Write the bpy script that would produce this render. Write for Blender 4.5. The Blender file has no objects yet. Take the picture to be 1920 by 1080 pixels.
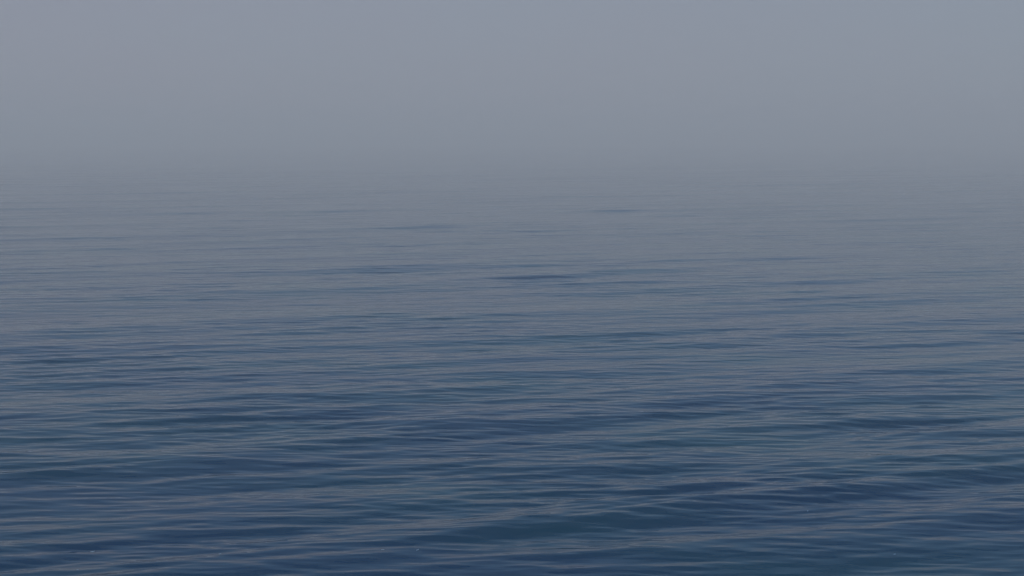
import bpy, math, random
import numpy as np
from mathutils import Vector
R = math.radians
scene = bpy.context.scene
COL = scene.collection

# ------------------------------------------------------------------ camera
CAM_H = 4.0
cam = bpy.data.objects.new("Camera", bpy.data.cameras.new("Camera"))
COL.objects.link(cam)
cam.data.sensor_width = 36.0
cam.data.lens = 45.0
cam.data.clip_start = 0.1
cam.data.clip_end = 20000.0
cam.location = (0, 0, CAM_H)
cam.rotation_euler = (R(90 - 6.6), 0, 0)
scene.camera = cam

# ------------------------------------------------------------------ sky, overcast
SUN_EL, SUN_AZ = 50.0, 200.0            # azimuth clockwise from +Y: high, behind the camera
CLOUD = (2.55, 2.82, 3.38, 1)          # radiance of the even cloud deck, mixed with the clear sky
world = bpy.data.worlds.new("World")
scene.world = world
world.use_nodes = True
nt = world.node_tree
nt.nodes.clear()
sky = nt.nodes.new("ShaderNodeTexSky")
sky.sky_type = 'NISHITA'
sky.sun_disc = False
sky.sun_elevation = R(SUN_EL)
sky.sun_rotation = R(SUN_AZ)
sky.altitude = 0
sky.air_density = 1.0
sky.dust_density = 1.5
sky.ozone_density = 2.0
hs = nt.nodes.new("ShaderNodeHueSaturation")
hs.inputs['Saturation'].default_value = 1.05
# thin overcast: broad soft cloud patches, a little warmer or cooler than each other
tc = nt.nodes.new("ShaderNodeTexCoord")
mp = nt.nodes.new("ShaderNodeMapping")
mp.inputs['Scale'].default_value = (3.0, 3.0, 9.0)
nz = nt.nodes.new("ShaderNodeTexNoise")
nz.inputs['Scale'].default_value = 1.3
nz.inputs['Detail'].default_value = 3.0
rp = nt.nodes.new("ShaderNodeValToRGB")
rp.color_ramp.elements[0].position = 0.3
rp.color_ramp.elements[0].color = (1.0, 0.965, 0.98, 1)
rp.color_ramp.elements[1].position = 0.7
rp.color_ramp.elements[1].color = (0.985, 0.992, 1.0, 1)
mx = nt.nodes.new("ShaderNodeMix")
mx.data_type = 'RGBA'
mx.blend_type = 'MULTIPLY'
mx.inputs[0].default_value = 1.0
bg = nt.nodes.new("ShaderNodeBackground")
bg.inputs['Strength'].default_value = 0.10
out = nt.nodes.new("ShaderNodeOutputWorld")
L = nt.links.new
L(sky.outputs[0], hs.inputs['Color'])
L(tc.outputs['Generated'], mp.inputs[0]); L(mp.outputs[0], nz.inputs['Vector'])
L(nz.outputs['Fac'], rp.inputs[0])
cl = nt.nodes.new("ShaderNodeMix")
cl.data_type = 'RGBA'
sx = nt.nodes.new("ShaderNodeSeparateXYZ")     # cloud bank low down, clearer blue higher up
mr = nt.nodes.new("ShaderNodeMapRange")
mr.interpolation_type = 'SMOOTHSTEP'
mr.inputs['From Min'].default_value = 0.14
mr.inputs['From Max'].default_value = 0.28
mr.inputs['To Min'].default_value = 0.93
mr.inputs['To Max'].default_value = 0.06
L(tc.outputs['Generated'], sx.inputs[0]); L(sx.outputs['Z'], mr.inputs['Value']); L(mr.outputs[0], cl.inputs[0])
cl.inputs[7].default_value = CLOUD
tint = nt.nodes.new("ShaderNodeMix")           # a little less red: the sky above sea mist
tint.data_type = 'RGBA'
tint.blend_type = 'MULTIPLY'
tint.inputs[0].default_value = 1.0
tint.inputs[7].default_value = (0.73, 0.985, 1.0, 1)
L(hs.outputs[0], tint.inputs[6]); L(tint.outputs[2], cl.inputs[6]); L(cl.outputs[2], mx.inputs[6]); L(rp.outputs[0], mx.inputs[7])
ms = nt.nodes.new("ShaderNodeMapRange")        # the bank is a touch warmer to the left
ms.inputs['From Min'].default_value = -0.4
ms.inputs['From Max'].default_value = 0.25
L(sx.outputs['X'], ms.inputs['Value'])
m2 = nt.nodes.new("ShaderNodeMix"); m2.data_type = 'RGBA'
m2.inputs[6].default_value = (1.03, 0.975, 0.99, 1)
m2.inputs[7].default_value = (1.0, 0.995, 1.0, 1)
L(ms.outputs[0], m2.inputs[0])
m3 = nt.nodes.new("ShaderNodeMix"); m3.data_type = 'RGBA'; m3.blend_type = 'MULTIPLY'
m3.inputs[0].default_value = 1.0
L(mx.outputs[2], m3.inputs[6]); L(m2.outputs[2], m3.inputs[7])
L(m3.outputs[2], bg.inputs['Color']); L(bg.outputs[0], out.inputs['Surface'])

sl = bpy.data.lights.new("Sun", 'SUN')
sl.energy = 1.3
sl.angle = R(30)
sl.color = (1.0, 0.96, 0.92)
sun = bpy.data.objects.new("Sun", sl)
COL.objects.link(sun)
az, el = R(SUN_AZ), R(SUN_EL)
d = Vector((math.sin(az) * math.cos(el), math.cos(az) * math.cos(el), math.sin(el)))
sun.rotation_euler = d.to_track_quat('Z', 'Y').to_euler()

vs = scene.view_settings
vs.view_transform = 'Standard'
vs.look = 'None'
vs.gamma = 1.0
vs.use_curve_mapping = False
vs.exposure = 0.10
scene.cycles.volume_bounces = 2

# ------------------------------------------------------------------ the sea: real waves
rng = np.random.default_rng(11)
def wave_set():
    W = []
    # (shortest, longest wavelength m, count, rms slope of the band, mean heading deg, spread deg)
    for lo, hi, n, slope, head, spread in (
            (4.0, 8.0, 10, 0.020, 20, 8),
            (1.5, 4.0, 24, 0.036, 18, 10),
            (0.65, 1.5, 50, 0.041, 14, 12),
            (0.28, 0.65, 80, 0.042, 10, 13),
            (0.16, 0.28, 50, 0.024, -3, 9),
            (0.10, 0.24, 80, 0.024, 5, 9)):
        lam = np.exp(rng.uniform(np.log(lo), np.log(hi), n))
        th = np.radians(head + spread * rng.standard_normal(n))
        k = 2 * np.pi / lam
        a = slope * math.sqrt(2.0 / n) / k
        ph = rng.uniform(0, 2 * np.pi, n)
        W += list(zip(lam, k * np.sin(-th), k * np.cos(th), a, ph, [hi < 4.5] * n))
    return W
WAVES = wave_set()
GUST = [(rng.uniform(5, 22), rng.normal(0, 0.5), rng.uniform(0, 6.28)) for _ in range(14)]

# darker cat's-paws: where a puff of wind steepens the ripples (centre x, y, half sizes, metres)
PATCHES = [(-3.2, 27.9, 2.7, 1.2), (3.6, 25.4, 4.5, 1.4), (-8.5, 32.0, 2.1, 1.0), (1.2, 35.9, 2.1, 1.4), (-12.2, 34.6, 1.3, 0.6), (-7.9, 22.0, 2.2, 1.3), (-3.5, 59.3, 1.5, 1.5), (14.8, 39.1, 1.3, 1.1), (-4.4, 39.3, 2.0, 1.0), (2.8, 19.1, 1.5, 0.7), (-3.1, 18.3, 3.9, 1.1), (1.1, 13.9, 2.3, 0.9), (-5.5, 15.3, 1.2, 0.6), (3.8, 14.8, 2.7, 1.0), (-3.9, 12.0, 2.0, 0.6), (5.6, 18.0, 2.3, 1.4), (-0.9, 20.8, 2.3, 0.7), (5.1, 42.3, 5.3, 0.9)]

def gust(x, y):
    g = np.zeros_like(x)
    for lam, th, ph in GUST:
        k = 2 * np.pi / lam
        g += np.sin(0.35 * k * math.sin(th) * x * 2 + k * math.cos(th) * y + ph)
    g /= math.sqrt(len(GUST) / 2.0)
    p = np.zeros_like(x)
    for cx, cy, rx, ry in PATCHES:
        e = ((x - cx) / rx) ** 2 + ((y - cy - 0.12 * (x - cx)) / ry) ** 2
        p += np.exp(-e * (0.8 + 0.1 * g))
    calm = 0.92 - 0.44 * np.clip((y - 14.0) / 14.0, 0, 1)      # smoother water farther out
    return np.clip(calm + 0.17 * g + 0.65 * np.minimum(p, 1.2), 0.3, 2.0)

def height(x, y, cell):
    """cell: mesh spacing there; waves too short for it are left to the material's ripples"""
    z = np.zeros_like(x)
    g = gust(x, y)
    for lam, kx, ky, a, ph, short in WAVES:
        w = np.clip((lam / cell - 2.2) / 2.0, 0, 1)
        if not w.any():
            continue
        s = a * w * np.sin(kx * x + ky * y + ph)
        z += s * g if short else s
    return z

D0, D1 = 7.5, 300.0
NR, NC = 2400, 900
t = np.linspace(0, 1, NR)
inv = 1 / D0 + (1 / D1 - 1 / D0) * t
yr = 1 / inv
dyr = np.gradient(yr)
u = np.linspace(-1, 1, NC)
X = (u[None, :] * (0.62 * yr + 1.5)[:, None]).astype(np.float32)
Y = np.repeat(yr[:, None], NC, 1).astype(np.float32)
CELL = np.repeat(dyr[:, None], NC, 1).astype(np.float32)
Z = height(X, Y, CELL).astype(np.float32)
edge = np.clip((1 - np.abs(u)) / 0.04, 0, 1)[None, :] * np.clip(np.arange(NR) / 30.0, 0, 1)[:, None] \
    * np.clip((NR - 1 - np.arange(NR)) / 8.0, 0, 1)[:, None]
Z *= edge
co = np.stack([X, Y, Z], -1).reshape(-1, 3)
i = (np.arange(NR - 1)[:, None] * NC + np.arange(NC - 1)[None, :]).reshape(-1)
faces = np.stack([i, i + 1, i + NC + 1, i + NC], 1)
# flat open sea all round that sheet, out to the horizon
base = len(co)
FAR = 6000.0
xn, xf = float(X[0, -1]), float(X[-1, -1])
extra = np.array([(-FAR, -FAR, 0), (FAR, -FAR, 0), (FAR, FAR, 0), (-FAR, FAR, 0)], dtype=np.float32)
co = np.concatenate([co, extra])
me = bpy.data.meshes.new("water")
nv, nf = len(co), len(faces)
# the surround: near rim, far rim and both sides as n-gons sharing the sheet's border points
near_rim = list(range(0, NC))
far_rim = list(range((NR - 1) * NC, NR * NC))
left_rim = [r * NC for r in range(NR)]
right_rim = [r * NC + NC - 1 for r in range(NR)]
A, B, C_, D_ = base, base + 1, base + 2, base + 3
polys = []
for rim, p, q in ((near_rim, A, B), (far_rim[::-1], C_, D_), (left_rim[::-1], D_, A), (right_rim, B, C_)):
    m = len(rim) // 2
    # fans: rim first half to p, second half to q, one joining triangle
    for a_, b_ in zip(rim[:m], rim[1:m + 1]):
        polys.append((p, b_, a_))
    for a_, b_ in zip(rim[m:-1], rim[m + 1:]):
        polys.append((q, b_, a_))
    polys.append((p, q, rim[m]))
polys = np.array(polys, dtype=np.int32)
me.vertices.add(nv)
me.vertices.foreach_set("co", co.reshape(-1))
loops = np.concatenate([faces.reshape(-1), polys.reshape(-1)]).astype(np.int32)
starts = np.concatenate([np.arange(nf) * 4, nf * 4 + np.arange(len(polys)) * 3]).astype(np.int32)
me.loops.add(len(loops))
me.loops.foreach_set("vertex_index", loops)
me.polygons.add(len(starts))
me.polygons.foreach_set("loop_start", starts)
me.update(calc_edges=True)
me.polygons.foreach_set("use_smooth", np.ones(len(starts), dtype=bool))
me.update()
water = bpy.data.objects.new("water", me)
COL.objects.link(water)
water["kind"] = "structure"

m = bpy.data.materials.new("sea_water")
m.use_nodes = True
nt = m.node_tree
N = nt.nodes
L = nt.links.new
P = N["Principled BSDF"]
P.inputs['Roughness'].default_value = 0.06
P.inputs['IOR'].default_value = 1.333
geo = N.new("ShaderNodeNewGeometry")
def noise(scale, sx, sy, detail, rot=0.0, rough=0.5, off=0.0):
    mp = N.new("ShaderNodeMapping")
    mp.inputs['Scale'].default_value = (sx, sy, 1)
    mp.inputs['Rotation'].default_value = (0, 0, R(rot))
    mp.inputs['Location'].default_value = (off, off * 0.7, 0)
    nz = N.new("ShaderNodeTexNoise")
    nz.inputs['Scale'].default_value = scale
    nz.inputs['Detail'].default_value = detail
    nz.inputs['Roughness'].default_value = rough
    L(geo.outputs['Position'], mp.inputs[0]); L(mp.outputs[0], nz.inputs['Vector'])
    return nz
# deep blue body with drifting greener patches
tint = noise(0.5, 0.45, 0.8, 3, 10)
cr = N.new("ShaderNodeValToRGB")
cr.color_ramp.elements[0].position = 0.40
cr.color_ramp.elements[0].color = (0.0001, 0.0285, 0.074, 1)
cr.color_ramp.elements[1].position = 0.72
cr.color_ramp.elements[1].color = (0.0001, 0.0440, 0.072, 1)
L(tint.outputs['Fac'], cr.inputs[0]); L(cr.outputs[0], P.inputs['Base Color'])
# fine wind ripples
prev = None
for sc, sx, sy, dist, st, rot in ((1.0, 0.9, 3.2, 0.10, 0.25, -10), (1.0, 2.5, 10.0, 0.03, 0.18, 6)):
    nz = noise(sc, sx, sy, 2, rot, 0.5, sy)
    b = N.new("ShaderNodeBump")
    b.inputs['Distance'].default_value = dist
    b.inputs['Strength'].default_value = st
    L(nz.outputs['Fac'], b.inputs['Height'])
    if prev: L(prev.outputs[0], b.inputs['Normal'])
    prev = b
L(prev.outputs[0], P.inputs['Normal'])
me.materials.append(m)

# ------------------------------------------------------------------ foam flecks: little rafts of bubbles
fm = bpy.data.materials.new("foam_bubbles")
fm.use_nodes = True
fp = fm.node_tree.nodes["Principled BSDF"]
fp.inputs['Roughness'].default_value = 0.35
fn = fm.node_tree.nodes.new("ShaderNodeTexNoise")
fn.inputs['Scale'].default_value = 300.0
fr = fm.node_tree.nodes.new("ShaderNodeValToRGB")
fr.color_ramp.elements[0].color = (0.12, 0.18, 0.24, 1)
fr.color_ramp.elements[1].color = (0.30, 0.36, 0.40, 1)
fg = fm.node_tree.nodes.new("ShaderNodeNewGeometry")
fm.node_tree.links.new(fg.outputs['Position'], fn.inputs['Vector'])
fm.node_tree.links.new(fn.outputs['Fac'], fr.inputs[0])
fm.node_tree.links.new(fr.outputs[0], fp.inputs['Base Color'])

def dome(cx, cy, r, V, F, n=10, rings=4):
    """one bubble: a half sphere sitting a little below the water line"""
    b = len(V)
    for k in range(rings):
        e = math.pi / 2 * k / rings
        for q in range(n):
            a_ = 2 * math.pi * q / n
            V.append((cx + r * math.cos(e) * math.cos(a_), cy + r * math.cos(e) * math.sin(a_), r * (math.sin(e) * 0.9 - 0.15)))
    V.append((cx, cy, r * 0.75))
    for k in range(rings - 1):
        for q in range(n):
            p, w = b + k * n + q, b + k * n + (q + 1) % n
            F.append((p, w, w + n, p + n))
    for q in range(n):
        F.append((b + (rings - 1) * n + q, b + (rings - 1) * n + (q + 1) % n, len(V) - 1))

def foam(x, y, spots, label):
    V, F = [], []
    for cx, cy, r_ in spots:
        dome(cx, cy, r_, V, F)
    b = bpy.data.meshes.new("foam_fleck")
    b.from_pydata(V, [], F)
    b.polygons.foreach_set("use_smooth", [True] * len(F))
    b.materials.append(fm)
    o = bpy.data.objects.new("foam_fleck", b)
    COL.objects.link(o)
    xa, ya = np.array([[x]], dtype=float), np.array([[y]], dtype=float)
    o.location = (x, y, float(height(xa, ya, np.array([[0.03]]))[0, 0]))
    o["label"] = label
    o["category"] = "foam"
    o["group"] = "foam flecks floating on the sea"

rf = random.Random(5)
def raft(n, rmin, rmax):
    L_ = [(0.0, 0.0, rf.uniform(rmin, rmax))]
    while len(L_) < n:                      # each bubble touches the one before it
        px, py, pr = L_[-1]
        q, a_ = rf.uniform(rmin, rmax), rf.uniform(-0.9, 1.3)
        L_.append((px + 0.85 * (pr + q) * math.cos(a_), py + 0.85 * (pr + q) * math.sin(a_), q))
    return L_
foam(-4.12, 12.14, raft(6, 0.0030, 0.0063),
     'brightest pale foam fleck in the bottom left corner of the sea')
foam(-2.84, 12.03, raft(5, 0.0023, 0.0049),
     'loose pair of pale bubbles just above the teal trough, left of centre near the bottom')
foam(-1.27, 12.1, raft(5, 0.0030, 0.0056),
     'left one of two close pale foam flecks near the bottom, left of the middle')
foam(-0.93, 12.1, raft(6, 0.0030, 0.0056),
     'right one of two close pale foam flecks near the bottom, left of the middle')
foam(-4.05, 11.54, raft(3, 0.0030, 0.0049),
     'pale foam fleck cut close to the bottom edge at far left, lowest of all')
foam(2.63, 14.31, raft(5, 0.0037, 0.0063),
     'farthest pale foam fleck, on dark blue ripples right of the middle')
foam(3.2, 13.5, raft(4, 0.0030, 0.0049),
     'faint foam fleck right of centre, between the farthest fleck and the nearer right one')
foam(3.71, 12.05, raft(5, 0.0030, 0.0056),
     'pale foam fleck low on the right, the rightmost of all')

# ------------------------------------------------------------------ haze: the sea fog lying on the water
def box_mesh(name, lo, hi):
    v = [(x, y, z) for x in (lo[0], hi[0]) for y in (lo[1], hi[1]) for z in (lo[2], hi[2])]
    f = [(0, 1, 3, 2), (4, 6, 7, 5), (0, 4, 5, 1), (2, 3, 7, 6), (0, 2, 6, 4), (1, 5, 7, 3)]
    b = bpy.data.meshes.new(name); b.from_pydata(v, [], f); b.update()
    return b
hz = bpy.data.objects.new("haze", box_mesh("haze", (-6100, -6100, -1.5), (6100, 6100, 14.0)))
COL.objects.link(hz)
hz["kind"] = "stuff"
hz["label"] = "pale grey blue sea haze hanging over the water"
hz["category"] = "haze"
hm = bpy.data.materials.new("haze_air")
hm.use_nodes = True
hn = hm.node_tree
hn.nodes.clear()
pv = hn.nodes.new("ShaderNodeVolumePrincipled")
pv.inputs['Color'].default_value = (1.0, 0.93, 0.875, 1)
pv.inputs['Density'].default_value = 0.0049
pv.inputs['Anisotropy'].default_value = 0.0
ho = hn.nodes.new("ShaderNodeOutputMaterial")
hn.links.new(pv.outputs[0], ho.inputs['Volume'])
hz.data.materials.append(hm)
